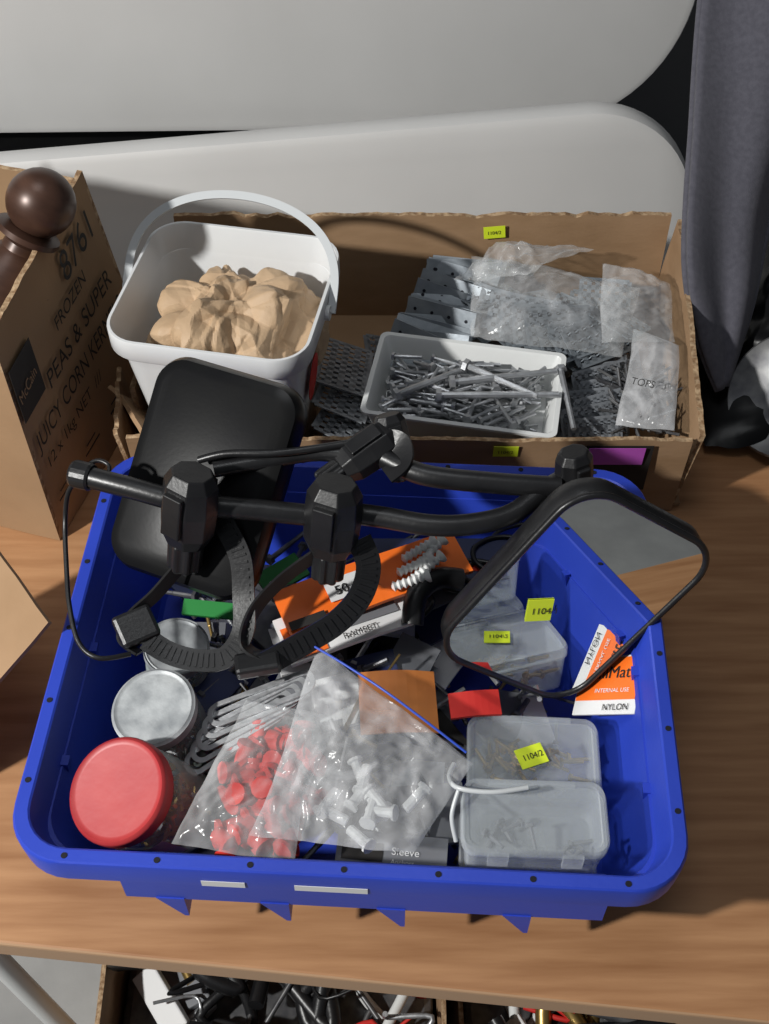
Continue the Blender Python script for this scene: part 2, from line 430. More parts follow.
for i in range(3):
    bm=bmesh.new(); bbox(bm,0,0,0,.032,.002,.0003); bbox(bm,0,.008,0,.02,.0015,.0003); lean(obj('print_mark_%d'%i,bm,m_ink,pb,fr_off(pm,.03+i*.06,.045,.0012)))
# brown turned-wood ornament in the box
wo=empty('turned_wood_ornament',(-.36,.81,.2))
bm=bmesh.new()
prof=[(.001,.0),(.030,.0),(.042,.01),(.052,.035),(.050,.07),(.040,.10),(.026,.118),(.017,.127),(.016,.134),(.022,.139),(.028,.141),(.028,.146),(.020,.149)]
for i in range(13):
    a=-.95+i*(.95+1.5)/12; prof.append((.0295*math.cos(a),.173+.0295*math.sin(a)))
lathe(bm,prof,40)
o=obj('ornament_body',bm,m_brown,wo,axis_mat((-.380,.790,.152),(.50,.34,.80))); shade_auto(o,30)
wo2=empty('turned_wood_bowl',(-.40,.86,.1))
bm=bmesh.new(); lathe(bm,[(.03,0),(.05,.003),(.075,.04),(.085,.12),(.08,.12),(.07,.042),(.03,.01)],40)
o=obj('bowl_body',bm,m_brown,wo2,axis_mat((-.405,.80,.006),(.02,-.02,1))); shade_auto(o,40)

# -- small box at left with raised flap
sb=empty('cardboard_box.001',(-.45,.5,0))
P3=V((-.37,.43,.04)); P1=V((-.256,.511,.150)); bb=V((-.089,.109,.01)); P4=P3+bb
bm=bmesh.new()
out_=V((-.10,-.082,0))
K=[V((P3.x,P3.y,0)),V((P4.x,P4.y,0)),V((P4.x,P4.y,0))+out_,V((P3.x,P3.y,0))+out_]
for i in range(4):
    p,q=K[i],K[(i+1)%4]; d=(q-p).normalized(); inw=V((-d.y,d.x,0))
    cwall(bm,p,q,.001,.045,.004,inw,.001,30+i,20)
bbox(bm,sum(k.x for k in K)/4,sum(k.y for k in K)/4,.003,.13,.135,.004,rot=Matrix.Rotation(math.atan2(bb.y,bb.x),4,'Z'))
obj('box_sides',bm,[m_card,m_cardin],sb)
card('flap_right',P3,P1-P3,bb,m_card,sb,th=.004,bend=.003)

# ------------------------------------------------------------------ white bucket with kraft paper
bk=empty('white_plastic_bucket',(-.143,.842,0))
BT=Matrix.Translation((-.1435,.840,.008))@Matrix.Rotation(math.radians(-10.5),4,'Z')
bm=bmesh.new()
loops=[L(.124,.120,.02,0),L(.130,.126,.022,.003),L(.164,.158,.028,.165),L(.168,.162,.028,.172),L(.182,.175,.032,.176),L(.1845,.178,.033,.178),L(.1845,.178,.033,.196),L(.183,.1765,.032,.198),
       L(.178,.1715,.029,.198),L(.176,.169,.028,.196),L(.164,.158,.026,.160),L(.128,.123,.02,.006),L(.122,.117,.018,.004)]
loft(bm,loops)
o=obj('bucket_body',bm,m_bucket,bk,BT); shade_auto(o,40)
l0=BT@V((-.094,.0,.182)); r0=BT@V((.094,.0,.182)); mid=(l0+r0)/2
pts=[]
bk_dir=V((.10,.82,.56)).normalized(); sdir=(r0-l0).normalized()
for i in range(17):
    a=math.pi*i/16; 
    pts.append(mid-sdir*.097*math.cos(a)*(1+.10*math.sin(a))+bk_dir*.100*(math.sin(a)**.75))
ribbon('handle',pts,.0075,.0025,m_handle,bk,up=(0,.54,-.84))
for p in(l0,r0):
    bm=bmesh.new(); lathe(bm,[(.007,-.002),(.007,.002)],16); obj('handle_pivot',bm,m_white,bk,axis_mat(p,sdir))
rmx,_,_=frame(BT@V((.0815,-.02,.12)),BT.to_3x3()@V((0,1,0)),BT.to_3x3()@V((.085,0,1)))
bm=bmesh.new(); lathe(bm,[(.024,0),(.024,.0006)],28); bmesh.ops.transform(bm,matrix=Matrix.Diagonal((.72,1.1,1,1)),verts=bm.verts)
obj('red_sticker',bm,m_red,bk,rmx)
kp=empty('crumpled_kraft_paper',(-.14,.84,.16))
# the sheet is folded about many random, nearly straight crease lines (ridges and valleys in a box-like bundle)
bm=bmesh.new(); bmesh.ops.create_icosphere(bm,subdivisions=7,radius=1)
rk=random.Random(77)
creases=[]
for i in range(70):
    n=V((rk.gauss(0,1),rk.gauss(0,1),rk.gauss(0,.6))).normalized()
    cc=V((rk.gauss(0,1),rk.gauss(0,1),abs(rk.gauss(0,1))+.2)).normalized()
    creases.append((n,n.dot(cc),cc,rk.uniform(.35,.8),rk.uniform(.05,.16),rk.choice([-1,-1,1])*rk.uniform(.03,.085)))
F2=Folds(50,8,.4); F3=Folds(80,12,.14)
for v in bm.verts:
    d=v.co.normalized()
    w1=d+noise.noise_vector(d*2.2+V((2,7,4)))*.07
    k=(abs(d.x)**5+abs(d.y)**5+abs(d.z)**5)**.2; q=1/(k**.7)
    r=.94+.7*F2(w1)+1.3*F3(w1)
    for n,h,cc,rad,wd,am in creases:
        s=abs(w1.dot(n)-h)
        if s<wd:
            g=(w1-cc).length
            if g<rad: r+=am*(1-s/wd)*(1-g/rad)**.5
    r=max(.60,min(1.22,r))*q
    v.co=V((d.x*r*.066,d.y*r*.068,d.z*r*.056))
o=obj('paper_ball',bm,m_paper,kp,Matrix.Translation((-.140,.842,.150))@Matrix.Rotation(math.radians(-22),4,'Z')@Matrix.Rotation(math.radians(8),4,'X')); shade_auto(o,7)

# ------------------------------------------------------------------ white tray of bolts
def add_bolt(bm,T,Ln,r,mi=0,hexh=True):
    vs=lathe(bm,[(r,0),(r,Ln*.5),(r*.86,Ln*.52),(r*.86,Ln)],8,mi)
    vs+=lathe(bm,[(r*2.0,-r*1.4),(r*2.0,0)],6 if hexh else 12,mi)
    bmesh.ops.transform(bm,matrix=T,verts=vs)
ty=empty('white_plastic_tray',(.08,.82,.07))
TT=Matrix.Translation((.078,.824,.062))@Matrix.Rotation(math.radians(-10.5),4,'Z')
bm=bmesh.new()
loft(bm,[L(.162,.092,.006,0),L(.177,.108,.007,.036),L(.186,.117,.008,.038),L(.186,.117,.008,.0405),L(.177,.108,.006,.0405),L(.173,.104,.006,.037),L(.158,.088,.005,.003)])
o=obj('tray_shell',bm,m_white,ty,TT); shade_auto(o,40)
bl=empty('assorted_bolts',(.08,.82,.09))
bm=bmesh.new()
for i in range(210):
    lx=random.uniform(-.068,.068); lyy=random.uniform(-.038,.038); z=.006+random.random()*.032
    th=random.choice([random.uniform(-.5,.5),random.uniform(-.5,.5)+.4,random.uniform(0,3.14)])
    Ln=random.uniform(.02,.05); r=random.uniform(.0014,.0026)
    dx,dy=math.cos(th),math.sin(th)
    sx=max(-.074,min(.074,lx-dx*Ln/2)); sy=max(-.042,min(.042,lyy-dy*Ln/2))
    ex=max(-.074,min(.074,sx+dx*Ln)); ey=max(-.042,min(.042,sy+dy*Ln))
    d=V((ex-sx,ey-sy,random.uniform(-.006,.006)))
    if d.length<.012: continue
    add_bolt(bm,axis_mat((sx,sy,z),d),d.length,r,0)
for (x,y,dx,dy) in((-.01,-.004,.095,.032),(-.02,-.024,.11,.020),(.0,.02,.07,-.03),(-.06,-.03,.05,.04)):
    add_bolt(bm,axis_mat((x,y,.043),(dx,dy,.001)),V((dx,dy)).length,.0034,0)
add_bolt(bm,axis_mat((.089,.030,.043),(.02,-.07,-.01)),.07,.003,0)
o=obj('bolt_pile',bm,m_steel,bl,TT); shade_auto(o,40)

# ------------------------------------------------------------------ nail plates in the cardboard box
def plate(bm,T,w,d,nx,ny,teeth=False,mi=0):
    """perforated plate built as a lattice with real openings"""
    vs=[]
    px,py=w/nx,d/ny
    for i in range(nx+1): vs+=bbox(bm,-w/2+i*px,0,0,px*.55,d,.0012,mi=mi)
    for j in range(ny+1): vs+=bbox(bm,0,-d/2+j*py,0,w,py*.55,.0012,mi=mi)
    if teeth:
        for i in range(nx):
            for j in range(ny):
                x=-w/2+(i+.5)*px; y=-d/2+(j+.5)*py
                a=[bm.verts.new(p) for p in((x-.0014,y-.0008,0),(x+.0014,y-.0008,0),(x+.0014,y+.0008,0),(x-.0014,y+.0008,0))]
                t=bm.verts.new((x,y,.008)); 
                for k in range(4): bm.faces.new((a[k],a[(k+1)%4],t)).material_index=mi
                vs+=a+[t]
    bmesh.ops.transform(bm,matrix=T,verts=list(set(vs)))
npz=empty('galvanised_nail_plates',(.1,.9,.04))
bm=bmesh.new()
def TR(x,y,z,rz=0,rx=0,ry=0): return Matrix.Translation((x,y,z))@Matrix.Rotation(rz,4,'Z')@Matrix.Rotation(ry,4,'Y')@Matrix.Rotation(rx,4,'X')
for i in range(26):
    plate(bm,TR(random.uniform(.0,.22),random.uniform(.80,.99),random.uniform(.012,.05),random.uniform(-1.5,1.5),random.uniform(-.3,.3),random.uniform(-.3,.3)),.10,.05,8,4,i%2==0)
for i in range(9):
    plate(bm,TR(.205+.004*i-.01*(i%2),.785+.013*i,.060+.003*(i%3),.15+.1*(i%3),.9,0),.05,.045,7,5,True)
for i in range(4):
    plate(bm,TR(-.030-.004*i,.80+.03*i,.045+.006*i,1.2+.1*i,.3,.25),.09,.05,9,4)
obj('plate_pile',bm,m_steelm,npz)
bp2=empty('steel_mending_plates',(.06,.94,.09))
bm=bmesh.new()
for i in range(18):
    a=.0+random.uniform(-.25,.25)-.30
    T=TR(.040+.003*i,.885+.008*i+random.uniform(-.004,.004),.086+.002*(i%4)+random.uniform(-.004,.004),a,random.uniform(.6,1.1),random.uniform(-.15,.15))
    vs=bbox(bm,0,0,0,.080,.022,.0016)
    for k in range(4): vs+=lathe(bm,[(.0018,0),(.0018,.0013)],8,1,Matrix.Translation((-.03+.02*k,0,.0003)))
    bmesh.ops.transform(bm,matrix=T,verts=list(set(vs)))
obj('plates',bm,[m_steelb,m_hole],bp2)

def bagged(name,q,bulge,seed,mat,loc,amp=.008,freq=22,thick=.02,n=40):
    e=empty(name,loc); film('film',q,bulge,seed,mat,e,n=n,amp=amp,freq=freq); return e
pb1=bagged('plastic_bag_of_plates',[(.085,.895,.095),(.235,.865,.095),(.262,.965,.095),(.09,1.012,.100)],.026,3,m_bag,(.17,.93,.1),amp=.011,freq=14,n=60)
bm=bmesh.new()
for i in range(9):
    plate(bm,TR(.12+.012*i,.945-.006*i,.088+.002*(i%3),-.4+.12*i,.5,.1),.07,.04,7,4,True)
for i in range(14):
    plate(bm,TR(random.uniform(.10,.24),random.uniform(.885,.97),random.uniform(.07,.10),random.uniform(-1,1),random.uniform(-.5,.5)),.05,.035,6,4,False)
obj('bagged_plates',bm,m_steelb,pb1)
pb1b=bagged('plastic_bag',[(.075,.975,.10),(.145,.955,.125),(.215,.990,.130),(.13,1.024,.115)],.012,9,m_bag,(.15,.99,.1),amp=.015,freq=17,n=50)
pb2=bagged('plastic_bag_of_screws',[(.222,.785,.085),(.272,.760,.100),(.286,.86,.115),(.246,.890,.115)],.014,6,m_bag2,(.25,.84,.1),amp=.008,freq=18)
pb2b=bagged('plastic_bag.001',[(.215,.87,.11),(.285,.86,.12),(.292,.96,.115),(.225,.985,.12)],.015,15,m_bag,(.26,.92,.1),amp=.012,freq=17)
bm=bmesh.new()
for i in range(50):
    add_bolt(bm,axis_mat((random.uniform(.228,.272),random.uniform(.775,.86),random.uniform(.065,.085)),(random.uniform(-1,1),random.uniform(-1,1),.2)),.03,.0018)
obj('bagged_screws',bm,m_steeld,pb2)
lm,_,_=frame((.232,.806,.118),(.040,-.026,.012),(.010,.03,.018))
text('TOPS',.010,lm,m_ink,pb2,'bag_print')

# ------------------------------------------------------------------ towing mirrors
tm=empty('towing_mirror',(.13,.5,.2))
P0=V((.0325,.4997,.130)); ea=V((.1166,.0,-.084)); eb=V((.1002,.0425,.154))
nm=ea.cross(eb).normalized()
rslab('housing',P0-nm*.002,ea,eb,.022,.034,m_black,tm,bev=.007,n=10)
m_,W_,D_=frame(P0,ea,eb)
bm=bmesh.new()
path=[m_@V((x+W_/2,y+D_/2,0)) for x,y in rr(W_-.004,D_-.004,.031,10)]
sweep_bm(bm,path,circ(.0028,10),up=nm,closed=True); o=obj('rim',bm,m_black,tm); shade_auto(o,60)
X_,Y_=ea.normalized(),(nm.cross(ea.normalized()))
rslab('mirror_glass',P0+X_*.0035+Y_*.0035+nm*.0004,X_*(W_-.007),Y_*(D_-.007),.002,.029,m_mirror,tm,n=10)
sticker('price_sticker',m_@V((W_*.36,D_*.40,.0014)),X_*.9+Y_*.55,Y_*.9-X_*.55,.020,.022,tm,'1104/1')
tube('arm',[(.132,.560,.215),(.138,.592,.228),(.146,.592,.232)],.010,m_black,tm)
tm2=empty('towing_mirror.001',(-.13,.58,.22))
Q0=V((-.224,.560,.165)); qa=V((.116,-.048,.0)); qb=V((.081,.108,.112))
rslab('housing',Q0,qa,qb,.034,.026,m_rubber,tm2,bev=.012,n=10)
nq=qa.cross(qb).normalized()
rslab('mirror_glass',Q0+qa*.95+qb*.04-nq*.0345,-qa*.9,qb*.92,.002,.02,m_mirror,tm2,n=8)

# arms and clamps
br=empty('towing_mirror_bracket',(0,.57,.23))
tube('arm_long',[(-.2245,.581,.240),(-.185,.568,.240),(-.1417,.557,.236),(-.09,.557,.228),(-.0405,.557,.22)],.0082,m_black,br)
tube('arm_curved',[(-.0405,.562,.222),(-.004,.556,.222),(.0335,.548,.222),(.065,.549,.222),(.095,.558,.223),(.12,.577,.228),(.146,.592,.23)],.0082,m_black,br)
tube('arm_upper',[(-.128,.590,.236),(-.085,.600,.236),(-.05,.605,.238),(-.0147,.600,.238)],.0062,m_black,br)
tube('arm_back',[(.0,.600,.238),(.03,.583,.238),(.08,.577,.236),(.1305,.576,.232)],.0082,m_black,br)
tube('cable',[(-.14,.600,.236),(-.118,.600,.243),(-.08,.598,.246),(-.04,.605,.246),(-.012,.612,.246)],.003,m_black,br)
def rot_to(ax): return V(ax).to_track_quat('Z','Y').to_matrix().to_4x4()
def clamp(i,c,ax,s=1,kn=True):
    T=Matrix.Translation(c)@rot_to(ax)@Matrix.Scale(s,4)
    bm=bmesh.new()
    loft(bm,[[(x*.75,y*.75,-.028) for x,y in rr(.034,.030,.009,1)],[(x,y,-.018) for x,y in rr(.034,.030,.009,1)],[(x*1.06,y*1.06,0) for x,y in rr(.034,.030,.009,1)],[(x,y,.018) for x,y in rr(.034,.030,.009,1)],[(x*.75,y*.75,.026) for x,y in rr(.034,.030,.009,1)]])
    for k in(-1,1):
        bbox(bm,0,k*.0165,0,.014,.005,.030)
    if kn:
        ng=40; pr=[]
        for zz,sc in((-.050,.82),(-.048,1),(-.028,1.05),(-.026,.8)):
            pr.append([((.0105+.0012*math.cos(8*2*math.pi*j/ng))*sc*math.cos(2*math.pi*j/ng),(.0105+.0012*math.cos(8*2*math.pi*j/ng))*sc*math.sin(2*math.pi*j/ng),zz) for j in range(ng)])
        loft(bm,pr)
    o=obj('clamp_%d'%i,bm,m_black,br,T); mod_bevel(o,.0015,2,30)
clamp(1,(-.142,.553,.238),(.16,.25,.95),1.15)
clamp(2,(-.038,.553,.226),(.10,.25,.95),1.15)
clamp(3,(-.012,.608,.238),(.8,.5,.3),.9)
clamp(4,(.006,.620,.240),(-.2,.5,.8),.7)
clamp(5,(.142,.588,.234),(-.1,.2,1),.8,False)
bm=bmesh.new(); lathe(bm,[(.0095,-.008),(.0105,-.006),(.0105,.006),(.0095,.008)],20); obj('arm_end_cap',bm,m_black,br,axis_mat((-.224,.581,.24),(1,-.3,0)))
# straps
ribbon('strap_a',[(-.131,.574,.222),(-.118,.556,.208),(-.108,.540,.192),(-.106,.520,.172),(-.106,.497,.158),(-.118,.480,.150),(-.138,.478,.148),(-.160,.483,.150),(-.178,.492,.156)],.017,.0022,m_black,br,up=(-.3,-.5,.8),teeth=True)
ribbon('strap_b',[(-.019,.548,.205),(-.012,.535,.190),(-.018,.518,.175),(-.036,.502,.163),(-.062,.488,.155),(-.085,.476,.150),(-.096,.470,.148)],.019,.0022,m_black,br,up=(.2,-.5,.8),teeth=True)
ribbon('strap_c',[(-.052,.540,.196),(-.078,.528,.180),(-.098,.510,.166),(-.104,.488,.156),(-.090,.478,.152)],.012,.0022,m_black,br,up=(.8,-.3,.4))
ribbon('strap_d',[(-.150,.540,.190),(-.172,.522,.172),(-.190,.508,.162),(-.196,.494,.154),(-.182,.484,.150)],.012,.0022,m_black,br,up=(.8,-.4,.4))
ribbon('strap_e',[(-.012,.61,.245),(.010,.606,.250),(.014,.590,.246),(.002,.582,.238)],.016,.0022,m_black,br,up=(.2,-.6,.8))
tube('cord',[(-.226,.583,.236),(-.238,.580,.222),(-.243,.568,.200),(-.239,.535,.186),(-.234,.508,.178),(-.224,.480,.170),(-.208,.468,.167),(-.187,.476,.160)],.0019,m_black,br)
tube('cord_loop',[(-.226,.585,.24),(-.215,.592,.244),(-.205,.588,.243),(-.205,.578,.241)],.0016,m_black,br)
boxo('hook_pad_a',(-.186,.500,.160),(.030,.026,.012),m_black,br,rot=Matrix.Rotation(.5,4,'Z')@Matrix.Rotation(.4,4,'X'),bev=.003)
boxo('hook_pad_b',(-.094,.474,.150),(.034,.018,.012),m_black,br,rot=Matrix.Rotation(.2,4,'Z'),bev=.003)

# ------------------------------------------------------------------ jars
def jar(name,lidc,ax,R,H,lidmat,contentmat,seed,tall_lid=.012):
    e=empty(name,lidc); ax=V(ax).normalized()
    T=axis_mat(V(lidc)-ax*(H+tall_lid),ax)
    bm=bmesh.new()
    lathe(bm,[(R*.5,0),(R*.88,.001),(R*.97,.006),(R,.014),(R,H*.80),(R*.95,H*.88),(R*.86,H*.94),(R*.86,H)],40)
    o=obj('glass_body',bm,m_glassjar,e,T); shade_auto(o,50)
    bm=bmesh.new()
    rg=[(R*.96,H+.000),(R*1.01,H+.001)]
    for k in range(4): rg+=[(R*1.01,H+.002+k*.0025),(R*1.025,H+.0032+k*.0025)]
    rg+=[(R*1.0,H+tall_lid-.001),(R*.95,H+tall_lid+.0005),(R*.90,H+tall_lid-.0006),(R*.85,H+tall_lid-.0008),(.002,H+tall_lid-.0008)]
    lathe(bm,rg,48); o=obj('lid',bm,lidmat,e,T); shade_auto(o,50)
    bm=bmesh.new(); rs=random.Random(seed)
    for i in range(70):
        a=rs.uniform(0,6.28); q=R*.78*math.sqrt(rs.random()); zz=rs.uniform(.008,H*.62)
        add_bolt(bm,axis_mat((q*math.cos(a),q*math.sin(a),zz),(rs.uniform(-1,1),rs.uniform(-1,1),rs.uniform(-.4,.4))),.012,.0018)
    obj('screws_inside',bm,contentmat,e,T)
    return e,T
j1,T1=jar('jar_of_screws',(-.188,.380,.134),(-.30,-.26,.92),.0375,.080,m_redlid,m_brass,1,.014)
bm=bmesh.new(); rows=[]
for k in range(13):
    a=-1.7+k*.13; rows.append([bm.verts.new((.0380*math.cos(a),.0380*math.sin(a),z)) for z in(.022,.062)])
for A,B in zip(rows,rows[1:]): bm.faces.new((A[0],B[0],B[1],A[1]))
obj('paper_label',bm,m_lab,j1,T1,smooth=True)
j2,T2=jar('jar_of_screws.001',(-.174,.455,.120),(-.12,-.12,.98),.0315,.075,m_lid,m_steeld,2,.012)
j3,T3=jar('jar_of_screws.002',(-.165,.517,.108),(.1,-.05,.99),.0255,.070,m_lid,m_steeld,3,.010)

# ------------------------------------------------------------------ shelf brackets (fan)
sk=empty('steel_bracket_plates',(-.11,.45,.1))
for i in range(5):
    a0=V((-.142+.004*i,.424+.008*i,.092+.004*i)); d=V((.068,.040-.006*i,.022)).normalized(); s=V((d.y,-d.x,0)).normalized()
    Z=d.cross(s).normalized()
    if Z.z<0: Z=-Z; 
    mm=Matrix((d,Z.cross(d),Z)).transposed().to_4x4(); mm.translation=a0+d*.035
    bm=bmesh.new(); w,hh=.088,.021
    out=rr(w,hh,.010,8); inn=rr(w-.008,hh-.008,.0062,8)
    n_=len(out)
    A=[bm.verts.new((x,y,0)) for x,y in out]; B=[bm.verts.new((x,y,0)) for x,y in inn]
    A2=[bm.verts.new((x,y,-.0015)) for x,y in out]; B2=[bm.verts.new((x,y,-.0015)) for x,y in inn]
    for k in range(n_):
        l=(k+1)%n_
        bm.faces.new((A[k],A[l],B[l],B[k])); bm.faces.new((A2[l],A2[k],B2[k],B2[l])); bm.faces.new((A[l],A[k],A2[k],A2[l])); bm.faces.new((B[k],B[l],B2[l],B2[k]))
    obj('bracket_%d'%i,bm,m_steel,sk,mm)

# ------------------------------------------------------------------ packets / cards in crate
def pk(name,corners_z,a,b,mat,txt=None,bend=.0,th=.004,tsize=.01,tmat=None,tx=.004,ty=.004,sx=1,parent=None):
    e=parent or empty(name,corners_z); ob,m=card('card',corners_z,a,b,mat,e,th=th,bend=bend,seed=len(name))
    if txt: text(txt,tsize,fr_off(m,tx,ty,.0008+bend),tmat or m_ink,e,'print',sx)
    return e,m
e,m=pk('orange_anchor_packet',(-.073,.513,.128),(.145,.063,.002),(-.015,.040,.004),m_org,bend=.003)
bm=bmesh.new()
for i in range(5):
    T=m@TR(.088+.009*(i%3)+.018*(i//3),.006+.010*(i%3),.009,math.radians(-8+8*i))
    prof=[(.0012,0)]
    for k in range(6): prof+=[(.0044,.002+k*.0045),(.0026,.0045+k*.0045)]
    prof+=[(.0056,.030),(.0056,.032)]
    lathe(bm,prof,12,T=T@Matrix.Rotation(math.radians(80),4,'Y'))
o=obj('white_wall_anchors',bm,m_white,e); shade_auto(o,50)
card('paper_label',m@V((.040,.014,.0042)),(m.to_3x3()@V((1,0,0)))*.030,(m.to_3x3()@V((0,1,0)))*.020,m_lab,e,th=.0004)
text('50',.012,fr_off(m,.046,.018,.0052),m_ink,e,'count_print')
card('header_band',m@V((.002,.002,.0042)),(m.to_3x3()@V((1,0,0)))*.03,(m.to_3x3()@V((0,1,0)))*.008,m_ink,e,th=.0004)
e,m=pk('screw_packet',(-.072,.493,.118),(.100,.042,.0),(-.018,.040,.002),m_lab,th=.004,bend=.002)
card('orange_band',m@V((.002,.002,.0028)),(m.to_3x3()@V((1,0,0)))*.030,(m.to_3x3()@V((0,1,0)))*.030,m_org,e,th=.0004)
card('grey_band',m@V((.036,.014,.0028)),(m.to_3x3()@V((1,0,0)))*.060,(m.to_3x3()@V((0,1,0)))*.022,m_gray,e,th=.0004)
text('10',.018,fr_off(m,.006,.006,.0042),m_ink,e,'count_print')
text('RAMSET',.008,fr_off(m,.046,.004,.0042),m_ink,e,'brand_print')
pk('orange_sandpaper_sheet',(-.018,.446,.094),(.060,.004,-.004),(.012,.052,.006),m_org2,th=.002,bend=.003)
pk('green_card',(-.165,.550,.106),(.050,-.006,0),(.005,.012,.004),m_green)
pk('green_card.001',(-.094,.566,.108),(.032,.024,0),(-.012,.020,.004),m_green,'GIB',tsize=.010,tmat=m_lab,tx=.004)
pk('red_packet',(.052,.466,.084),(.040,.004,.0),(-.003,.020,.004),m_red,th=.004,bend=.002)
e,m=pk('blue_box_lid',(-.01,.585,.100),(.120,.0,0),(.0,.045,.004),m_dblue,th=.01)
card('red_stripe',m@V((.02,.012,.0008)),V((.07,0,0)),V((0,.012,.001)),m_red,e,th=.0004)
e,m=pk('orange_anchor_packet.001',(.1537,.4918,.045),(.039,-.028,.050),(.0043,.052,.003),m_lab,th=.002)
ux=m.to_3x3()@V((1,0,0)); uy=m.to_3x3()@V((0,1,0))
card('orange_print',m@V((.001,.012,.0006)),ux*.066,uy*.036,m_org,e,th=.0004)
text('WallMate',.0145,fr_off(m,.003,.030,.0015),m_ink,e,'brand_print',1.1)
text('INTERNAL USE',.0048,fr_off(m,.022,.018,.0015),m_lab,e,'sub_print',1.2)
text('NYLON',.0075,fr_off(m,.034,.003,.0015),m_ink,e,'type_print',1.1)
e,m=pk('sleeve_anchor_card',(-.036,.350,.080),(.080,-.008,0),(.006,.026,.0),m_gray,th=.002)
card('black_panel',m@V((.004,.004,.0005)),(m.to_3x3()@V((1,0,0)))*.030,(m.to_3x3()@V((0,1,0)))*.014,m_ink,e,th=.0003)
text('Sleeve',.008,fr_off(m,.040,.010,.001),m_lab,e,'print'); text('Anchors',.005,fr_off(m,.040,.003,.001),m_lab,e,'print2')

# filler: assorted packets and hardware lying on crate floor
fp_=empty('assorted_hardware_packets',(0,.5,.03))
rs=random.Random(11); fm=[m_gray,m_dblue,m_ink,m_lab,m_ink,m_gray,m_steelm,m_steeld,m_ink]
for i in range(60):
    x=rs.uniform(-.165,.145); y=rs.uniform(-.13,.125); a=rs.uniform(-1.6,1.6); z=.018+.0011*i+rs.uniform(0,.006)
    if x>.05 and y<.03: z=min(z,.035)
    p=CT@V((x,y,z)); w,d=rs.uniform(.04,.075),rs.uniform(.03,.05)
    ca,sa=math.cos(a),math.sin(a); A=V((ca*w,sa*w,rs.uniform(-.008,.008))); B=V((-sa*d,ca*d,rs.uniform(-.008,.008)))
    card('packet_%d'%i,p-A/2-B/2,A,B,fm[i%9],fp_,th=.004,bend=.002,seed=i)
lh=empty('loose_screws_and_fittings',(0,.5,.08))
bm=bmesh.new()
for i in range(190):
    x=rs.uniform(-.175,.165); y=rs.uniform(-.135,.14); z=rs.uniform(.05,.090) if (x<.05 or y>.03) else rs.uniform(.02,.045)
    p=CT@V((x,y,z)); add_bolt(bm,axis_mat(p,(rs.uniform(-1,1),rs.uniform(-1,1),rs.uniform(-.25,.25))),rs.uniform(.018,.045),rs.uniform(.0012,.0028),rs.choice([0,1,1,1,2]))
obj('screw_pile',bm,[m_steel,m_steeld,m_brass],lh)
pf=empty('pipe_fitting',(.05,.56,.13)); tube('elbow',[(.022,.530,.120),(.026,.550,.132),(.042,.566,.132),(.062,.570,.126)],.009,m_black,pf)
ld=empty('coiled_black_leads',(.0,.55,.1))
for i in range(7):
    cx,cy=rs.uniform(-.09,.13),rs.uniform(.545,.635); R=rs.uniform(.015,.03)
    pts=[(cx+R*math.cos(a*.9)*(1+.2*rs.random()),cy+R*.7*math.sin(a*.9),.095+.004*rs.random()+.002*i) for a in range(0,9)]
    tube('lead_%d'%i,pts,.0022,m_black,ld,n=8)

# ------------------------------------------------------------------ zip bag and red-plug bag
zb=bagged('zip_lock_bag',[(-.095,.352,.122),(.020,.338,.122),(.062,.402,.130),(-.050,.492,.142)],.014,21,m_bag2,(-.02,.4,.12),amp=.008,freq=19,n=72)
tube('zip_strip',[(-.052,.487,.153),(-.030,.470,.156),(.0,.446,.158),(.03,.424,.152),(.058,.405,.142)],.0009,M('blue_zip',(.03,.08,.5),.4),zb)
bm=bmesh.new()
for i in range(12):
    T=axis_mat((rs.uniform(-.045,.02),rs.uniform(.365,.42),rs.uniform(.096,.108)),(rs.uniform(-1,1),rs.uniform(-1,1),.1))
    lathe(bm,[(.003,0),(.004,.001),(.004,.02),(.006,.021),(.006,.023)],10,T=T)
obj('white_plugs',bm,m_lab,zb)
rb=bagged('bag_of_red_wall_plugs',[(-.145,.350,.118),(-.060,.333,.118),(-.040,.440,.136),(-.104,.458,.132)],.016,33,m_bag,(-.1,.39,.12),amp=.007,freq=22,n=60)
bm=bmesh.new()
for i in range(110):
    t=rs.random(); y=.350+.092*t; x0=-.128+.028*t; x1=-.062+.004*t
    T=axis_mat((rs.uniform(x0,x1),y,rs.uniform(.088,.110)),(rs.uniform(-1,1),rs.uniform(-1,1),.2))
    lathe(bm,[(.004,0),(.0062,.001),(.0066,.006),(.0058,.014),(.0082,.015),(.0082,.018),(.004,.019)],12,T=T)
o=obj('red_plugs',bm,m_red,rb); shade_auto(o,40)

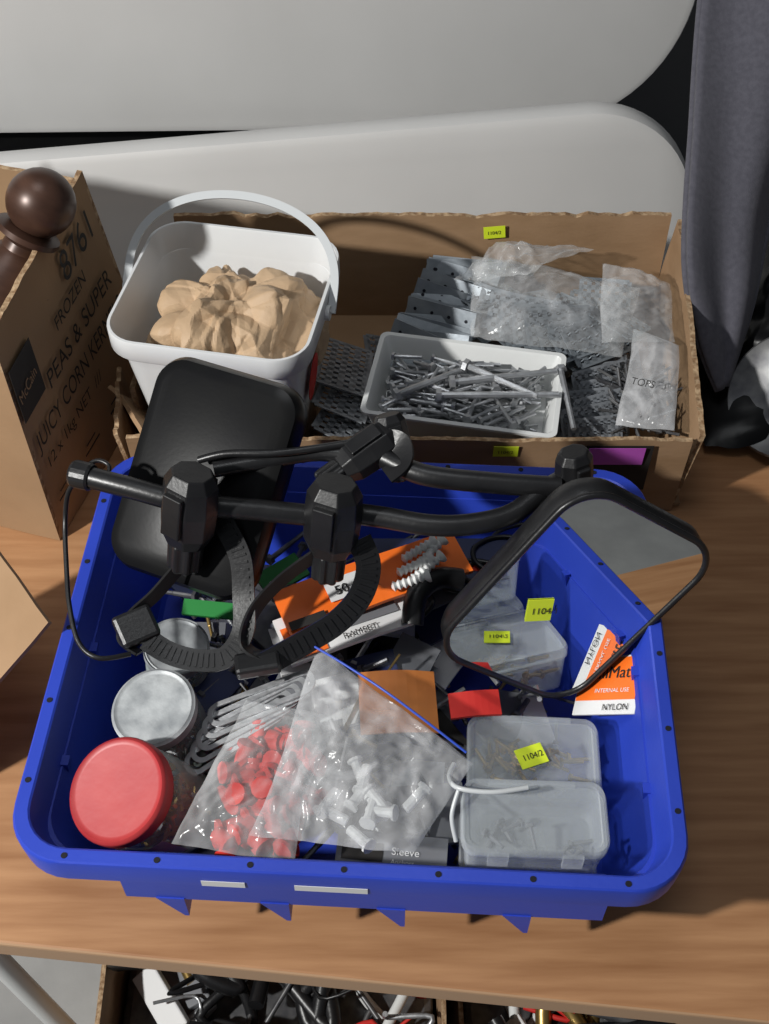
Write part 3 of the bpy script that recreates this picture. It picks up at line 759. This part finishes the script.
# ------------------------------------------------------------------ clear plastic containers
def container(name,c,w,d,h,rz,loc_stick=None,contents=None,seed=0):
    e=empty(name,c); T=Matrix.Translation(c)@Matrix.Rotation(rz,4,'Z')
    bm=bmesh.new()
    loft(bm,[L(w*.90,d*.88,.008,0),L(w*.96,d*.95,.010,h*.72),L(w*.985,d*.98,.011,h*.74),L(w*.985,d*.98,.011,h*.8),L(w*.94,d*.93,.009,h*.8),L(w*.88,d*.86,.007,.0015)])
    o=obj('base',bm,m_clear,e,T); shade_auto(o,40)
    bm=bmesh.new()
    loft(bm,[L(w*.99,d*.985,.011,h*.76),L(w,d,.012,h*.77),L(w,d,.012,h*.93),L(w*.97,d*.965,.010,h),L(w*.90,d*.89,.008,h),L(w*.885,d*.87,.008,h*.975)])
    o=obj('lid',bm,m_clear,e,T); shade_auto(o,40)
    bm=bmesh.new()
    for k in(-1,1): bbox(bm,k*w*.25,-d/2-.0015,h*.78,.014,.003,h*.3)
    bbox(bm,0,d/2+.001,h*.8,w*.6,.004,.004)
    obj('latches',bm,m_clear,e,T)
    if contents:
        bm=bmesh.new(); r_=random.Random(seed)
        for i in range(contents[1]):
            add_bolt(bm,axis_mat((r_.uniform(-w*.34,w*.34),r_.uniform(-d*.3,d*.3),r_.uniform(.003,h*.45)),(r_.uniform(-1,1),r_.uniform(-1,1),r_.uniform(-.2,.2))),.016,.0017)
        obj('contents',bm,contents[0],e,T)
    return e,T
c1,Tc=container('clear_plastic_container',(.1145,.437,.038),.102,.068,.042,math.radians(-3),contents=(m_brass,30),seed=5)
sticker('price_sticker',Tc@V((-.002,-.002,.0432)),V((1,.35,0)),V((-.35,1,0)),.022,.017,c1)
c2,Tc2=container('clear_plastic_container.001',(.104,.362,.081),.102,.054,.052,math.radians(-2),contents=(m_gray,8),seed=8)
c3,Tc3=container('clear_plastic_container.002',(.1045,.368,.020),.100,.06,.055,math.radians(-3),contents=(m_steel,40),seed=9)
tube('cable_tie',[(.050,.405,.125),(.046,.392,.130),(.052,.380,.137),(.075,.376,.139),(.10,.380,.138)],.0018,m_handle,empty('white_cable_tie',(.06,.39,.13)))
tube('tie_b',[(.052,.380,.135),(.047,.365,.125),(.050,.352,.112)],.0016,m_handle,bpy.data.objects['white_cable_tie'])

# ------------------------------------------------------------------ folded camp chair + bag at right
fc=empty('folded_camp_chair',(.4,1.05,.1))
bm=bmesh.new()
Lp=catmull([(.36,1.42,.56),(.345,1.30,.42),(.328,1.19,.30),(.314,1.07,.22),(.302,.955,.150),(.318,.905,.09),(.343,.872,.045)],6)
Rp=catmull([(.56,1.42,.56),(.53,1.30,.40),(.50,1.22,.30),(.46,1.15,.22),(.415,1.06,.145),(.385,.96,.09),(.352,.880,.045)],6)
nn=20; G=[]
for p,q in zip(Lp,Rp):
    row=[]
    for j in range(nn+1):
        t=j/nn; x=p.lerp(q,t); w=(p-q).length
        x+=V((-.1,-.6,.6))*(.018*math.sin(t*math.pi*1.0)+.010*math.sin(t*9+x.z*10))*min(1,w/.1)
        row.append(bm.verts.new(x))
    G.append(row)
for i in range(len(G)-1):
    for j in range(nn): bm.faces.new((G[i][j],G[i+1][j],G[i+1][j+1],G[i][j+1]))
o=obj('fabric_seat',bm,m_fabric,fc,smooth=True); sd=o.modifiers.new('s','SOLIDIFY'); sd.thickness=.004
tube('piping_left',Lp[::3],.004,m_fabric,fc); tube('piping_right',Rp[::3],.004,m_fabric,fc)
tube('frame_tube',[(.60,1.40,.60),(.52,1.16,.27),(.43,.93,.02)],.010,m_black,fc,straight=True)
tube('frame_tube_b',[(.42,1.44,.60),(.43,1.2,.25),(.46,.98,.02)],.010,m_black,fc,straight=True)
bgk=bagged('bag_of_black_straps',[(.36,.90,.02),(.50,.86,.02),(.54,1.10,.08),(.42,1.10,.10)],.05,51,m_rubber,(.45,.97,.03),amp=.012,freq=18)
dk=empty('metal_dish',(.40,.86,.06))
bm=bmesh.new(); lathe(bm,[(.02,0),(.050,.003),(.062,.010),(.066,.012),(.064,.014),(.050,.007),(.02,.004)],48)
o=obj('dish_body',bm,m_steeld,dk,axis_mat((.416,.855,.052),(-.55,-.45,.7))); shade_auto(o,60)
bs=empty('black_storage_bag',(.45,.93,0))
film('bag_body',[(.325,.825,.012),(.60,.82,.02),(.60,1.06,.02),(.33,1.06,.02)],.03,71,m_rubber,bs,n=24,amp=.008)

# ------------------------------------------------------------------ boxes below the desk
def lowbox(name,c,w,d,z0,z1,seed):
    e=empty(name,(c[0],c[1],z0)); bm=bmesh.new()
    K=[V((c[0]+sx*w/2,c[1]+sy*d/2,0)) for sx,sy in((-1,-1),(1,-1),(1,1),(-1,1))]
    for i in range(4):
        p,q=K[i],K[(i+1)%4]; dd=(q-p).normalized(); cwall(bm,p,q,z0,z1,.005,(-dd.y,dd.x,0),.002,seed+i,30)
    bbox(bm,c[0],c[1],z0+.003,w-.01,d-.01,.004)
    obj('box_sides',bm,[m_card,m_cardin],e)
    r_=random.Random(seed)
    mats=[m_black,m_steel,m_steeld,m_black,m_white,m_black,m_red,m_brass,m_black]
    for i in range(34):
        p=V((c[0]+r_.uniform(-.4,.4)*w,c[1]+r_.uniform(-.42,.2)*d,z1-.06+r_.uniform(-.02,.045)))
        pts=[p+V((r_.uniform(-.06,.06),r_.uniform(-.05,.05),r_.uniform(-.02,.03))) for _ in range(4)]
        for q in pts: q.x=max(c[0]-w*.46,min(c[0]+w*.46,q.x)); q.y=max(c[1]-d*.46,min(c[1]+d*.46,q.y))
        tube('cable_%d'%i,pts,r_.choice([.002,.003,.006,.009]),mats[i%9],e,n=8,sm=5)
    for i in range(10):
        p=V((c[0]+r_.uniform(-.35,.25)*w,c[1]+r_.uniform(-.40,.1)*d,z1-.07+r_.uniform(0,.02)))
        boxo('tool_%d'%i,p,(r_.uniform(.04,.09),.03,.012),[m_lab,m_steeld,m_gray,m_black][i%4],e,rot=Matrix.Rotation(r_.uniform(-1.5,1.5),4,'Z')@Matrix.Rotation(.4,4,'X'),bev=.002)
    boxo('filler',(c[0],c[1],(z0+z1)/2-.04),(w-.02,d-.02,z1-z0-.09),m_steeld,e,bev=.01)
    return e
lowbox('box_of_cables',(-.12,.50),.37,.30,-.748,-.40,100)
lowbox('box_of_fittings',(.20,.50),.24,.30,-.748,-.43,140)

# ------------------------------------------------------------------ light
def area(name,loc,target,size,energy,col):
    l=bpy.data.lights.new(name,'AREA'); l.energy=energy; l.size=size; l.color=col; l.shape='DISK'
    o=bpy.data.objects.new(name,l); COL.objects.link(o); o.location=loc
    o.rotation_euler=(V(target)-V(loc)).to_track_quat('-Z','Y').to_euler(); return o
area('key_lamp',(-1.35,-.22,1.34),(0,.65,0),.09,46,(1,.99,.96))
area('overhead_fill',(-.2,.7,2.6),(0,.7,0),1.0,8,(.95,.98,1))  # soft fill light added overhead, not a fixture of the room
w=bpy.data.worlds.new('w'); bpy.context.scene.world=w; w.use_nodes=True
w.node_tree.nodes['Background'].inputs[0].default_value=(.8,.86,.94,1); w.node_tree.nodes['Background'].inputs[1].default_value=.11

# ------------------------------------------------------------------ camera
cam=bpy.data.cameras.new('camera'); co=bpy.data.objects.new('camera',cam); COL.objects.link(co)
co.location=(0,0,.89); co.rotation_euler=(math.radians(40),0,0)
cam.sensor_fit='VERTICAL'; cam.sensor_height=24; cam.lens=24*1175/1024; cam.clip_start=.01
bpy.context.scene.camera=co
bpy.context.scene.view_settings.view_transform='Standard'
